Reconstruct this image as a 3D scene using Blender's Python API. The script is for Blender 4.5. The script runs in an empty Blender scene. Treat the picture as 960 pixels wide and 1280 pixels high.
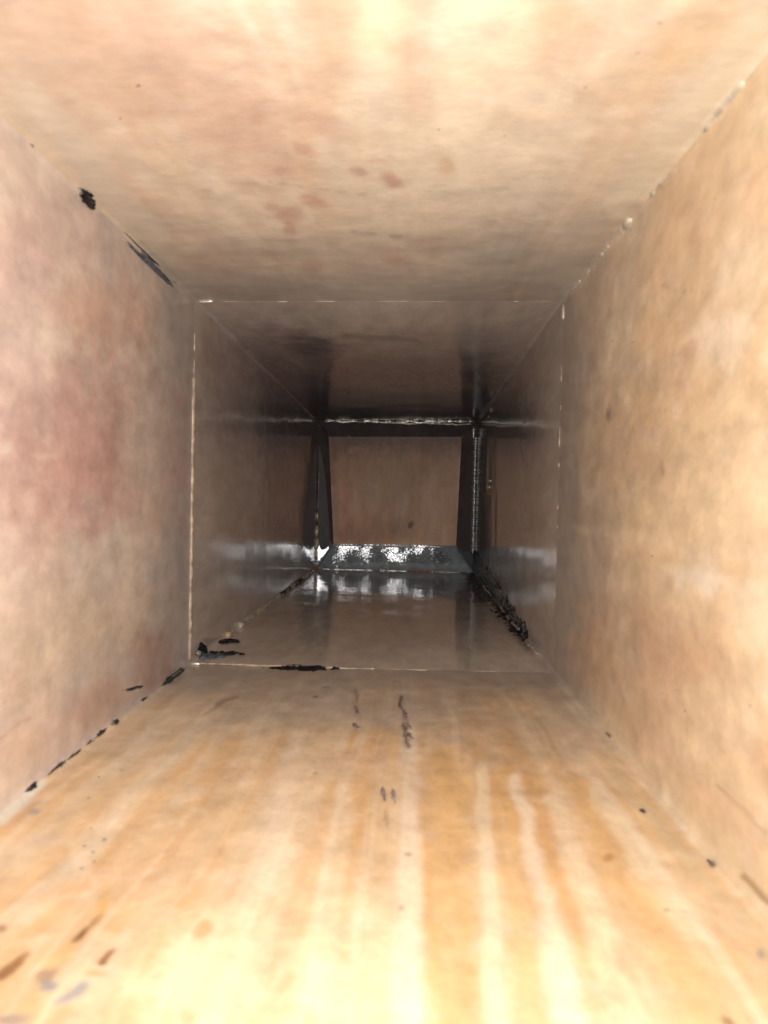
import bpy, bmesh, math, random
import numpy as np
from mathutils import Vector, Matrix, Euler

random.seed(7)
sc = bpy.context.scene
C = sc.collection

# ------------------------------------------------------------------ camera
CAMZ = 0.17                       # the duct's underside rests at z = 0
FPX = 962.0                       # focal length in photo pixels (960 x 1280)
cam_d = bpy.data.cameras.new('camera')
cam = bpy.data.objects.new('camera', cam_d); C.objects.link(cam)
cam.location = (0, 0, CAMZ)
cam.rotation_euler = (math.radians(90) - math.atan(17 / FPX), 0, math.atan(21 / FPX))
cam_d.sensor_fit = 'VERTICAL'; cam_d.sensor_height = 34.6; cam_d.sensor_width = 25.95
cam_d.lens = FPX / 1280 * 34.6
cam_d.clip_start = 0.005; cam_d.clip_end = 100
cam_d.dof.use_dof = True; cam_d.dof.focus_distance = 0.95; cam_d.dof.aperture_fstop = 13
sc.camera = cam

# ------------------------------------------------------------------ light
w = bpy.data.worlds.new('World'); sc.world = w; w.use_nodes = True
bg = w.node_tree.nodes['Background']
bg.inputs[0].default_value = (0.93, 0.96, 1.0, 1); bg.inputs[1].default_value = 1.6
# the phone's torch, right beside the lens
fl = bpy.data.lights.new('phone_torch', 'SPOT'); fl.energy = 8.5; fl.color = (1.0, 0.975, 0.95)
fl.spot_size = math.radians(118); fl.spot_blend = 1.0
fl.shadow_soft_size = 0.006
flo = bpy.data.objects.new('phone_torch', fl); C.objects.link(flo)
flo.location = (-0.006, -0.012, CAMZ + 0.004); flo.rotation_euler = (math.radians(90), 0, 0)
vs = sc.view_settings
vs.view_transform = 'Standard'; vs.look = 'None'; vs.exposure = 0.0; vs.gamma = 1.0
vs.use_curve_mapping = False
sc.render.engine = 'CYCLES'
sc.cycles.max_bounces = 6; sc.cycles.diffuse_bounces = 4; sc.cycles.glossy_bounces = 5
sc.cycles.sample_clamp_indirect = 4.0

# ------------------------------------------------------------------ projection helpers
RM = Euler(cam.rotation_euler).to_matrix()
RMn = np.array(RM)
def unproj(px, py, depth):
    """world point that pixel (px,py) of the photo shows on the cross-section y = depth"""
    d = RM @ Vector(((px - 480) / FPX, -(py - 640) / FPX, -1))
    d *= depth / d.y
    return Vector((d.x, d.y, d.z + CAMZ))
def proj(P):
    q = (P - np.array([0, 0, CAMZ])) @ RMn
    z = np.minimum(q[:, 2], -1e-3)
    return 480 + FPX * q[:, 0] / -z, 640 - FPX * q[:, 1] / -z

# ------------------------------------------------------------------ noise
def _h(i, j, k, s):
    n = (i * 374761393 + j * 668265263 + k * 2147483647 + s * 974711) & 0xFFFFFFFF
    n = ((n ^ (n >> 13)) * 1274126177) & 0xFFFFFFFF
    n = ((n ^ (n >> 16)) * 2246822519) & 0xFFFFFFFF
    return ((n ^ (n >> 15)) & 0xFFFF) / 65535.0
def vnoise(P, s=0):
    P = np.asarray(P, float); F = np.floor(P).astype(np.int64); f = P - F
    f = f * f * f * (f * (f * 6 - 15) + 10)
    r = 0
    for a in (0, 1):
        for b in (0, 1):
            for c in (0, 1):
                wgt = (f[:, 0] if a else 1 - f[:, 0]) * (f[:, 1] if b else 1 - f[:, 1]) * (f[:, 2] if c else 1 - f[:, 2])
                r = r + wgt * _h(F[:, 0] + a, F[:, 1] + b, F[:, 2] + c, s)
    return r
def fbm(P, oct=4, s=0):
    r = 0; a = 0.5; t = 0
    for o in range(oct):
        r = r + a * vnoise(P * 2 ** o + 17.3 * o, s + o); t += a; a *= 0.55
    return r / t
def sst(a, b, x):
    t = np.clip((x - a) / (b - a), 0, 1); return t * t * (3 - 2 * t)

# ------------------------------------------------------------------ materials
def new_mat(name):
    m = bpy.data.materials.new(name); m.use_nodes = True
    return m, m.node_tree.nodes, m.node_tree.links, m.node_tree.nodes['Principled BSDF']

def sheet_material(name, scale, strength=0.12, bump=0.25, dist=0.0006, spec=0.5):
    """heat-tinted sheet metal: colour, roughness and metalness come from the panel's own
    stain map; rolling grain, mottling and fine relief are added here"""
    m, N, L, B = new_mat(name)
    tc = N.new('ShaderNodeTexCoord'); mp = N.new('ShaderNodeMapping')
    mp.inputs['Scale'].default_value = scale; L.new(tc.outputs['Object'], mp.inputs[0])
    at = N.new('ShaderNodeAttribute'); at.attribute_name = 'tint'
    sf = N.new('ShaderNodeAttribute'); sf.attribute_name = 'surf'
    sep = N.new('ShaderNodeSeparateColor'); L.new(sf.outputs['Color'], sep.inputs[0])
    n1 = N.new('ShaderNodeTexNoise'); n1.inputs['Scale'].default_value = 60; n1.inputs['Detail'].default_value = 4.5
    n1.inputs['Roughness'].default_value = 0.68
    L.new(mp.outputs[0], n1.inputs['Vector'])
    n2 = N.new('ShaderNodeTexNoise'); n2.inputs['Scale'].default_value = 420; n2.inputs['Detail'].default_value = 1
    L.new(mp.outputs[0], n2.inputs['Vector'])
    mr = N.new('ShaderNodeMapRange'); mr.inputs['From Min'].default_value = 0.3; mr.inputs['From Max'].default_value = 0.7
    mr.inputs['To Min'].default_value = 1 - strength; mr.inputs['To Max'].default_value = 1 + strength
    L.new(n1.outputs[0], mr.inputs['Value'])
    mx = N.new('ShaderNodeMix'); mx.data_type = 'RGBA'; mx.blend_type = 'MULTIPLY'; mx.inputs[0].default_value = 1
    L.new(at.outputs['Color'], mx.inputs[6]); L.new(mr.outputs[0], mx.inputs[7])
    L.new(mx.outputs[2], B.inputs['Base Color'])
    ra = N.new('ShaderNodeMath'); ra.operation = 'MULTIPLY_ADD'
    ra.inputs[1].default_value = 0.14; L.new(n1.outputs[0], ra.inputs[0])
    rb = N.new('ShaderNodeMath'); rb.operation = 'SUBTRACT'; rb.inputs[1].default_value = 0.07
    L.new(sep.outputs[0], rb.inputs[0]); L.new(rb.outputs[0], ra.inputs[2])
    L.new(ra.outputs[0], B.inputs['Roughness'])
    L.new(sep.outputs[1], B.inputs['Metallic'])
    ad = N.new('ShaderNodeMath'); ad.operation = 'MULTIPLY_ADD'; ad.inputs[1].default_value = 0.35
    L.new(n2.outputs[0], ad.inputs[0]); L.new(n1.outputs[0], ad.inputs[2])
    bp = N.new('ShaderNodeBump'); bp.inputs['Distance'].default_value = dist
    bs = N.new('ShaderNodeMath'); bs.operation = 'MULTIPLY'; bs.inputs[1].default_value = bump
    L.new(sep.outputs[2], bs.inputs[0]); L.new(bs.outputs[0], bp.inputs['Strength'])
    L.new(ad.outputs[0], bp.inputs['Height']); L.new(bp.outputs[0], B.inputs['Normal'])
    B.inputs['Specular IOR Level'].default_value = spec
    return m

def simple(name, col, rough, metal, nscale=150, var=0.35, bump=0.4, col2=None):
    m, N, L, B = new_mat(name)
    tc = N.new('ShaderNodeTexCoord')
    n1 = N.new('ShaderNodeTexNoise'); n1.inputs['Scale'].default_value = nscale; n1.inputs['Detail'].default_value = 5
    L.new(tc.outputs['Object'], n1.inputs['Vector'])
    cr = N.new('ShaderNodeValToRGB')
    c2 = col2 or tuple(min(1, c * (1 + var)) for c in col)
    cr.color_ramp.elements[0].position = 0.35; cr.color_ramp.elements[1].position = 0.65
    cr.color_ramp.elements[0].color = (*[c * (1 - var) for c in col], 1); cr.color_ramp.elements[1].color = (*c2, 1)
    L.new(n1.outputs[0], cr.inputs[0]); L.new(cr.outputs[0], B.inputs['Base Color'])
    B.inputs['Roughness'].default_value = rough; B.inputs['Metallic'].default_value = metal
    bp = N.new('ShaderNodeBump'); bp.inputs['Strength'].default_value = bump; bp.inputs['Distance'].default_value = 0.0008
    L.new(n1.outputs[0], bp.inputs['Height']); L.new(bp.outputs[0], B.inputs['Normal'])
    return m

M_near = sheet_material('tinted_sheet_metal', (1.2, 0.75, 1.2), 0.17, 0.5)
M_nearx = sheet_material('rolled_sheet_metal', (0.8, 1.0, 1), 0.13, 0.5)
M_far = sheet_material('dark_tinted_sheet_metal', (1, 0.3, 1), 0.16, 0.22, spec=0.8)
M_end = sheet_material('brown_end_sheet', (1, 1, 0.35), 0.16, 0.6, spec=0.3)
M_strip = sheet_material('bare_steel_strip', (1, 1, 1), 0.3, 1.0, dist=0.002, spec=0.5)
M_straw = simple('straw_weld', (0.62, 0.47, 0.30), 0.42, 0.35, 120, 0.3)
M_pale = simple('pale_weld', (0.75, 0.68, 0.56), 0.35, 0.4, 160, 0.25)
M_silver = simple('silver_weld', (0.72, 0.74, 0.72), 0.30, 0.85, 220, 0.3)
M_bright = simple('bright_weld', (0.9, 0.84, 0.72), 0.33, 0.75, 200, 0.25)
M_ochre = simple('ochre_weld', (0.62, 0.53, 0.36), 0.4, 0.4, 200, 0.35)
M_rust = simple('rust_deposit', (0.55, 0.20, 0.06), 0.6, 0.0, 200, 0.4)
M_soot = simple('tar_black', (0.012, 0.012, 0.015), 0.24, 0.0, 180, 0.5, 0.8)
M_dark = simple('dark_scale', (0.035, 0.032, 0.034), 0.45, 0.0, 180, 0.5, 0.8)
M_scale = simple('brown_scale', (0.21, 0.16, 0.145), 0.7, 0.0, 250, 0.5, 0.8)
M_bend = simple('dull_straw_weld', (0.40, 0.31, 0.23), 0.5, 0.2, 150, 0.35)
M_tan = simple('tan_weld', (0.50, 0.42, 0.34), 0.45, 0.3, 150, 0.3)
M_slate = simple('grey_blue_smear', (0.10, 0.115, 0.13), 0.4, 0.0, 180, 0.4, 0.5)

# ------------------------------------------------------------------ the duct's cross-sections
D0, D1, D2, D3 = 0.085, 0.627, 1.535, 1.548
K = ['TL', 'TR', 'BR', 'BL']
r1 = dict(TL=unproj(243, 376, D1), TR=unproj(705, 376, D1), BR=unproj(691, 841, D1), BL=unproj(236, 831, D1))
r2 = dict(TL=unproj(398, 526, D2), TR=unproj(597, 527, D2), BR=unproj(592, 716, D2), BL=unproj(395, 711, D2))
r3 = dict(TL=unproj(411, 546, D3), TR=unproj(577, 546, D3), BR=unproj(570, 682, D2 + .002), BL=unproj(417, 680, D2 + .002))
r0 = {k: Vector((v.x, D0, v.z)) for k, v in r1.items()}
TH = 0.006
def outer(r, d=TH):
    c = sum(r.values(), Vector()) / 4
    o = {}
    for k, v in r.items():
        sx = 1 if v.x > c.x else -1; sz = 1 if v.z > c.z else -1
        o[k] = v + Vector((sx * d, 0, sz * d))
    return o
FIL = 0.005                        # bend radius of the inner corners

def ell(px, py, rx, ry, ang, col, s=1.0, soft=0.5, warp=0.5, rough=None, metal=None, bump=None):
    return ('e', px, py, rx, ry, math.radians(ang), col, s, soft, warp, rough, metal, bump)
def stk(x0, y0, x1, y1, w0, w1, col, s=1.0, soft=0.6, warp=0.5, rough=None, metal=None, bump=None):
    return ('s', x0, y0, x1, y1, w0, w1, col, s, soft, warp, rough, metal, bump)

def apply_stains(col, surf, P, stains, seed, fine=160):
    px, py = proj(P)
    nz = fbm(P * 60, 4, seed + 50) - 0.5
    nf = fbm(P * fine, 3, seed + 70) - 0.5
    px = px + (fbm(P * 35, 3, seed + 90) - .5) * 14 / np.maximum(P[:, 1], .15) * .3; py = py + (fbm(P * 35, 3, seed + 95) - .5) * 14 / np.maximum(P[:, 1], .15) * .3
    for st in stains:
        if st[0] == 'e':
            _, cx, cy, rx, ry, a, c, s, soft, warp, ro, me, bu = st
            dx, dy = px - cx, py - cy
            u = (dx * math.cos(a) + dy * math.sin(a)) / rx; v = (-dx * math.sin(a) + dy * math.cos(a)) / ry
            r = np.sqrt(u * u + v * v)
        else:
            _, x0, y0, x1, y1, w0, w1, c, s, soft, warp, ro, me, bu = st
            vx, vy = x1 - x0, y1 - y0; L2 = vx * vx + vy * vy
            tt = ((px - x0) * vx + (py - y0) * vy) / L2
            t = np.clip(tt, 0, 1)
            d = np.hypot(px - (x0 + t * vx), py - (y0 + t * vy))
            r = d / (w0 + (w1 - w0) * t) * (1 + (np.abs(tt - .5) > .5) * 0)
        r = r + warp * 2.2 * (nz + (1.0 if fine > 200 else 0.6) * nf)
        m = (1 - sst(1 - soft, 1 + soft, r)) * s
        if c is not None: col[:, :] = col * (1 - m[:, None]) + np.array(c)[None] * m[:, None]
        if ro is not None: surf[:, 0] = surf[:, 0] * (1 - m) + ro * m
        if me is not None: surf[:, 1] = surf[:, 1] * (1 - m) + me * m
        if bu is not None: surf[:, 2] = surf[:, 2] * (1 - m) + bu * m

def usamples(n, width):
    a = FIL * 0.2929 / width
    e = [a + (FIL / width - a) * t for t in (0, .18, .36, .54, .72, .88, 1.0)]
    mid = list(np.linspace(FIL / width, 1 - FIL / width, n)[1:-1])
    return np.array(e + mid + [1 - x for x in reversed(e)])

PANEL = {}
def crease(me, nin):
    """sheet edges stay crisp: the rims do not bend the shading of the inner face"""
    bm = bmesh.new(); bm.from_mesh(me); bm.faces.ensure_lookup_table()
    bmesh.ops.recalc_face_normals(bm, faces=bm.faces)
    for f in bm.faces[nin:]:
        for e in f.edges: e.smooth = False
    bm.to_mesh(me); bm.free()
def make_panel(key, name, ra, rb, ka, kb, mat, base, stains, seed, nu, nv, parent,
               rough=0.35, metal=0.0, bump=1.0, can=0.0009, label=None, zone=None, streak=None):
    """one sheet of the duct between cross-sections ra and rb; ka->kb are its two bend lines"""
    A, Bc, Cc, Dd = ra[ka], ra[kb], rb[ka], rb[kb]
    oa, ob = outer(ra), outer(rb)
    width = ((Bc - A).length + (Dd - Cc).length) / 2
    us = usamples(nu, width)
    ya, yb = A.y, Cc.y
    t = np.linspace(0, 1, nv)
    ys = 1 / ((1 / ya) * (1 - t) + (1 / yb) * t)
    lin = ya + (yb - ya) * t
    ys = 0.6 * ys + 0.4 * lin
    vsamp = (ys - ya) / (yb - ya)
    U, V = np.meshgrid(us, vsamp)
    U = U.ravel(); V = V.ravel()
    An, Bn, Cn, Dn = (np.array(q) for q in (A, Bc, Cc, Dd))
    P = (An[None] * ((1 - U) * (1 - V))[:, None] + Bn[None] * (U * (1 - V))[:, None]
         + Cn[None] * ((1 - U) * V)[:, None] + Dn[None] * (U * V)[:, None])
    # inward normal
    nrm = np.cross(Dn - An, Cn - Bn); nrm /= np.linalg.norm(nrm)
    centre = np.array((sum(ra.values(), Vector()) + sum(rb.values(), Vector())) / 8)
    if np.dot(nrm, centre - P.mean(0)) < 0: nrm = -nrm
    s = np.minimum(U, 1 - U) * width
    fil = np.where(s < FIL, FIL - np.sqrt(np.maximum(FIL ** 2 - (FIL - s) ** 2, 0)), 0)
    wnd = sst(0, 0.12, np.minimum(U, 1 - U)) * sst(0, 0.06, V) * sst(0, 0.06, 1 - V)
    lum = (fbm(P * 9, 2, seed + 5) - 0.5) * 2 * can + (fbm(P * 30, 2, seed + 9) - 0.5) * can * 0.35
    P = P + nrm[None] * (fil + lum * wnd)[:, None]
    n0 = len(P)
    col = base(P, seed); surf = np.tile(np.array([rough, metal, bump]), (n0, 1)).astype(float)
    if zone is not None:      # straw colour turns darker and greyer towards the first seam
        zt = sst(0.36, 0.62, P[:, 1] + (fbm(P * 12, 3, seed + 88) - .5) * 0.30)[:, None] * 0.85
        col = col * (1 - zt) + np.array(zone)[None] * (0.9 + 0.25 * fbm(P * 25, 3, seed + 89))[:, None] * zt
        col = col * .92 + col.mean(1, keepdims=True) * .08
        if streak is not None:    # run marks along the sheet
            ac = np.where(np.abs(nrm[2]) > .5, P[:, 0], P[:, 2])
            Qs = np.stack([ac * 95 + (fbm(P * 8, 2, seed + 77) - .5) * 1.4, P[:, 1] * 3.2, np.full_like(ac, seed)], 1)
            s1 = fbm(Qs, 4, seed + 78); s2 = fbm(Qs * np.array([[2.1, 1.3, 1]]) + 40, 3, seed + 79)
            k1 = (np.clip((s1 - .5) * 4, 0, 1) * streak)[:, None] * (1 - zt * .7); k2 = (np.clip((s2 - .52) * 4.5, 0, 1) * streak)[:, None] * (1 - zt * .8)
            col = col * (1 - k1) + col * np.array([[.94, .79, .59]]) * k1
            col = col * (1 - k2) + (col * .45 + np.array([[.43, .38, .30]])) * k2
        mo = fbm(P * np.array([1, .7, 1]) * 45, 4, seed + 40); mo2 = fbm(P * np.array([1, .8, 1]) * 90 + 5, 4, seed + 41)
        pk = np.clip((mo - .56) * 6, 0, 1)[:, None] * .26; pa = np.clip((mo2 - .56) * 6, 0, 1)[:, None] * .45 * (1 - zt * .8)
        col = col * (1 - pk) + col * np.array([[.90, .76, .68]]) * pk
        col = col * (1 - pa) + (col * .5 + np.array([[.40, .36, .31]])) * pa
    apply_stains(col, surf, P, stains, seed, 420 if ra is r2 else 160)
    nU, nV = len(us), nv
    faces = []
    for j in range(nV - 1):
        for i in range(nU - 1):
            a = j * nU + i; faces.append((a, a + 1, a + 1 + nU, a + nU))
    # back of the sheet: four outer corners, and rims
    verts = [tuple(p) for p in P] + [tuple(oa[ka]), tuple(oa[kb]), tuple(ob[ka]), tuple(ob[kb])]
    o0, o1, o2, o3 = n0, n0 + 1, n0 + 2, n0 + 3
    faces.append((o0, o2, o3, o1))
    faces.append(tuple([o0, o1] + [nU - 1 - i for i in range(nU)]))
    faces.append(tuple([o3, o2] + [(nV - 1) * nU + i for i in range(nU)]))
    faces.append(tuple([o2, o0] + [j * nU for j in range(nV)]))
    faces.append(tuple([o1, o3] + [(nV - 1 - j) * nU + nU - 1 for j in range(nV)]))
    me = bpy.data.meshes.new(name); me.from_pydata(verts, [], faces); me.update()
    nin = (nU - 1) * (nV - 1)
    crease(me, nin)
    sm = np.zeros(len(me.polygons), bool); sm[:nin] = True
    me.polygons.foreach_set('use_smooth', sm)
    for an, arr in (('tint', col), ('surf', surf)):
        at = me.attributes.new(an, 'FLOAT_COLOR', 'POINT')
        full = np.ones((n0 + 4, 4), np.float32); full[:n0, :3] = np.clip(arr, 0.0, 1); full[n0:, :3] = arr.mean(0)
        at.data.foreach_set('color', full.ravel())
    me.materials.append(mat)
    o = bpy.data.objects.new(name, me); C.objects.link(o); o.parent = parent
    if label: o['label'] = label
    PANEL[key] = (o, Vector(centre * 0 + np.array(A + Bc + Cc + Dd) / 4), Vector(nrm))
    return o
def hit(key, px, py, lift=0.0):
    o, c, n = PANEL[key]
    org = Vector((0, 0, CAMZ)); d = unproj(px, py, 1.0) - org
    t = (c - org).dot(n) / d.dot(n)
    return org + d * t + n * lift

# ------------------------------------------------------------------ base tints
def mixer(stops, scale, seedoff, stretch, contrast=1.0):
    def f(P, seed):
        Q = P * np.array(stretch)[None]
        n = fbm(Q * scale, 5, seed + seedoff)
        n2 = fbm(Q * scale * 2.7 + 9, 4, seed + seedoff + 20)
        a = np.clip((n - 0.5) * 2.6 * contrast + 0.5, 0, 1); b = np.clip((n2 - 0.5) * 2.4 * contrast + 0.5, 0, 1)
        c0, c1, c2, c3 = (np.array(s)[None] for s in stops)
        x = c0 * (1 - a)[:, None] + c1 * a[:, None]
        y = c2 * (1 - a)[:, None] + c3 * a[:, None]
        k = b[:, None] * 0.55
        return x * (1 - k) + y * k
    return f
b_top = mixer([(.67, .56, .43), (.74, .64, .50), (.66, .49, .37), (.76, .66, .52)], 14, 1, (1.5, .6, 1))
b_bot = mixer([(.67, .46, .26), (.72, .53, .33), (.63, .41, .19), (.77, .61, .40)], 13, 2, (1.8, .40, 1))
b_lef = mixer([(.65, .51, .44), (.69, .57, .47), (.61, .44, .38), (.73, .62, .53)], 13, 3, (1, 1.0, .8))
b_rig = mixer([(.65, .47, .28), (.70, .54, .34), (.59, .39, .22), (.75, .62, .44)], 12, 4, (1, .9, .9))
f_top = mixer([(.54, .47, .42), (.60, .53, .47), (.45, .38, .36), (.56, .48, .43)], 9, 5, (1, .5, 1))
f_bot = mixer([(.58, .50, .43), (.65, .57, .49), (.50, .42, .37), (.62, .52, .44)], 9, 6, (1.2, .5, 1))
f_sid = mixer([(.52, .45, .40), (.58, .51, .45), (.43, .37, .35), (.55, .46, .39)], 9, 7, (1, .5, 1))
e_sid = mixer([(.075, .055, .052), (.10, .075, .07), (.055, .045, .045), (.09, .07, .065)], 30, 8, (1, 1, 1))  # dark look of the oblique frame strips is put into their colour
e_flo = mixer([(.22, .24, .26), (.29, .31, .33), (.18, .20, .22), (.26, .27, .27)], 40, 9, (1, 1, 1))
e_pla = mixer([(.82, .45, .27), (.86, .53, .34), (.74, .37, .22), (.85, .55, .37)], 22, 10, (1.6, 1, .7))

PINK = (.52, .31, .25); ORANGE = (.62, .38, .15); PALE = (.80, .70, .54); CREAM = (.82, .72, .58)
GREYP = (.55, .51, .45); BROWN = (.40, .25, .16); BLACK = (.03, .028, .03); SMOKE = (.30, .26, .25)

# ------------------------------------------------------------------ the thing
duct = bpy.data.objects.new('sheet_metal_duct', None); C.objects.link(duct)
duct.location = (0, 0, 0); duct.empty_display_size = 0.1
duct['label'] = 'square sheet metal duct seen from inside, tan near the mouth and dark further in'
duct['category'] = 'duct'

st_top = [
    stk(480, 380, 460, -20, 60, 120, (.70, .60, .48), .35, .9),
    stk(300, 140, 20, 10, 60, 90, (.60, .41, .31), .55, .8, .6),
    stk(330, 200, 220, 40, 40, 50, (.61, .43, .33), .5, .8, .6),
    stk(395, 150, 420, -10, 24, 45, (.62, .42, .28), .55, .8, .6),
    stk(520, 130, 510, -10, 20, 30, (.60, .42, .30), .4, .8),
    stk(470, 60, 470, -10, 24, 24, (.80, .70, .50), .7, .8),
    stk(570, 160, 580, 0, 22, 30, (.80, .71, .54), .6, .8),
    stk(645, 110, 640, -10, 26, 40, (.79, .69, .52), .5, .8),
    ell(700, 30, 40, 40, 0, (.58, .40, .25), .5, .8, .7), ell(880, 40, 70, 30, -40, (.60, .43, .26), .5, .8, .7),
    ell(800, 90, 60, 34, -30, (.60, .44, .28), .4, .8, .7),
    ell(490, 222, 15, 10, 20, PINK, .75, .5), ell(447, 214, 11, 6, 10, PINK, .6, .6), ell(470, 200, 12, 4, 0, PINK, .4, .6),
    ell(392, 252, 18, 8, 20, PINK, .6, .6), ell(365, 270, 13, 11, 0, PINK, .55, .6), ell(362, 286, 7, 6, 0, PINK, .6, .5),
    ell(338, 258, 8, 4, 0, PINK, .5, .6), ell(350, 213, 9, 4, 0, PINK, .5, .6), ell(260, 240, 8, 4, 0, PINK, .5, .6),
    ell(316, 230, 9, 3, 0, PINK, .45, .6), ell(320, 150, 9, 6, 0, PINK, .45, .6), ell(383, 190, 14, 6, 15, PINK, .5, .6),
    ell(557, 208, 9, 8, 0, (.60, .42, .28), .6, .6), ell(497, 326, 17, 6, 0, PINK, .5, .6), ell(532, 305, 22, 10, 0, (.50, .36, .30), .4, .7),
    ell(388, 330, 15, 5, 0, PINK, .45, .6), ell(390, 339, 12, 3, 0, (.36, .27, .25), .5, .6), ell(420, 160, 26, 14, 20, PINK, .3, .8),
    ell(270, 330, 26, 30, 30, (.45, .33, .29), .4, .8), ell(330, 350, 60, 10, 0, (.42, .34, .30), .35, .8),
    stk(440, 290, 500, 296, 1.2, 1.0, (.38, .31, .26), .6, .6), stk(330, 225, 470, 246, 1.0, .7, (.46, .38, .32), .5, .6),
    stk(600, 235, 640, 238, 1.0, .7, (.46, .38, .30), .4, .6),
    stk(330, 300, 430, 305, 1.0, .7, (.44, .37, .31), .4, .6),
    # pale rubbed band along the right and left bends
    stk(955, 50, 770, 260, 34, 12, (.72, .64, .49), .7, .6, .3), stk(20, 110, 200, 300, 22, 10, (.66, .59, .49), .6, .7, .3),
]
st_bot = [
    stk(558, 955, 572, 1290, 20, 36, ORANGE, .55, .55, .5), stk(628, 970, 668, 1290, 12, 22, ORANGE, .5, .6, .5),
    stk(722, 985, 770, 1085, 8, 18, (.62, .40, .18), .55, .6, .5), stk(602, 960, 622, 1290, 7, 14, (.78, .66, .48), .6, .5, .3),
    stk(645, 975, 720, 1290, 7, 20, CREAM, .6, .7, .5), stk(690, 1000, 790, 1290, 10, 22, (.80, .68, .50), .5, .6, .4),
    stk(745, 990, 860, 1150, 10, 24, (.78, .68, .50), .55, .6, .4), stk(800, 1120, 880, 1290, 20, 26, (.66, .45, .22), .5, .7, .5),
    stk(515, 920, 510, 1290, 9, 20, (.79, .68, .54), .6, .6, .4), stk(480, 960, 470, 1290, 10, 16, (.68, .50, .32), .5, .7, .4),
    stk(430, 960, 400, 1290, 10, 20, (.78, .66, .50), .4, .7, .5), stk(370, 920, 330, 1100, 10, 22, (.78, .66, .52), .45, .7, .5),
    stk(300, 940, 180, 1150, 12, 26, (.66, .46, .28), .4, .8, .6), stk(400, 1010, 350, 1200, 9, 14, (.66, .45, .28), .4, .7, .5),
    ell(250, 1230, 60, 60, 0, (.80, .68, .46), .6, .8, .8), ell(400, 1240, 80, 60, 0, (.80, .68, .46), .45, .8, .8),  # pale ellipse at bottom centre paints the overexposed hot spot into the colour
    ell(290, 1250, 30, 12, -70, (.64, .46, .30), .5, .7, .7), ell(100, 1230, 40, 26, 0, (.74, .60, .42), .6, .8, .8),
    ell(118, 1152, 12, 4, -50, (.3, .15, .06), .8, .6, .6), ell(104, 1168, 15, 5, -44, (.20, .09, .035), .95, .45, .95), ell(128, 1125, 26, 8, -70, (.62, .38, .14), .7, .7, .5),
    ell(139, 1194, 12, 4, -50, (.28, .13, .05), .9, .6, .6), ell(133, 1203, 6, 5, -40, (.24, .11, .04), .9, .5, .5), ell(80, 1195, 24, 10, -40, (.62, .38, .14), .6, .7, .6, .9), ell(125, 1218, 12, 6, 0, (.55, .30, .10), .7, .6, .9),
    ell(62, 1222, 17, 8, -30, (.30, .20, .13), .8, .55, 1.0), ell(66, 1234, 14, 8, 0, (.24, .25, .26), .85, .55, 1.0), ell(98, 1240, 20, 6, -38, (.30, .31, .32), .8, .55, 1.0),
    ell(15, 1212, 24, 6, -38, (.26, .12, .04), .9, .45, .95), ell(2, 1162, 8, 6, 0, (.24, .14, .06), .8, .6), ell(18, 1277, 16, 6, 0, (.32, .26, .22), .8, .55, 1.0),
    ell(257, 1165, 8, 12, 20, (.50, .27, .10), .6, .55, 1.0), ell(230, 1270, 10, 10, 0, (.55, .34, .16), .5, .6),
    ell(44, 1014, 6, 3, -20, (.30, .28, .28), .7, .6, .9),
    # crackle marks in the middle
    stk(501, 872, 508, 898, 3, 3, (.30, .23, .19), .5, .8, .7), stk(507, 897, 511, 930, 3, 5, (.28, .21, .18), .5, .8, .8),
 *[stk(*q, 1.5, 1.5, (.13, .10, .09), .9, .5, .5) for q in [(501, 871, 500, 883), (500, 883, 506, 891), (506, 891, 507, 899), (505, 908, 511, 912), (509, 912, 507, 920), (508, 920, 513, 932), (443, 864, 446, 876)]],
    stk(443, 865, 446, 892, 4, 4, (.32, .24, .20), .5, .8, .8), ell(484, 1020, 2, 10, 0, (.30, .22, .15), .5, .5),
    stk(272, 882, 300, 870, 3, 2, (.24, .17, .14), .7, .6, .6), stk(255, 895, 280, 880, 2, 2, (.30, .22, .17), .5, .6, .6),
    ell(407, 858, 5, 1.6, 0, (.12, .09, .09), .8, .5), ell(395, 870, 3, 1.3, 0, (.12, .09, .09), .8, .5),
    ell(395, 966, 3, 2, 0, (.3, .2, .14), .7, .5), ell(760, 1072, 5, 4, 0, (.45, .22, .10), .7, .5), ell(803, 1014, 4, 2.5, 30, (.10, .08, .06), .9, .4, .3),
    ell(888, 1078, 4, 4, 30, (.06, .055, .05), .95, .4, .3), ell(833, 1139, 4, 3, 0, (.30, .22, .14), .7, .5), ell(950, 1190, 6, 5, 30, (.25, .26, .27), .8, .5),
    ell(915, 1274, 10, 5, 40, (.22, .15, .08), .8, .5), ell(512, 1068, 4, 3, 0, (.3, .17, .12), .6, .5), ell(500, 1140, 3, 3, 0, (.35, .25, .17), .6, .5),
    stk(0, 1020, 50, 978, 12, 7, (.72, .70, .62), .8, .5, .3), ell(430, 960, 90, 16, 0, (.60, .42, .28), .4, .8, .7),
    stk(240, 850, 690, 858, 12, 10, (.40, .33, .27), .45, .8, .4),
    stk(760, 960, 960, 1190, 6, 10, (.52, .44, .28), .4, .7, .3), stk(720, 880, 900, 1060, 10, 20, (.70, .62, .50), .35, .8, .4),
]
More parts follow.
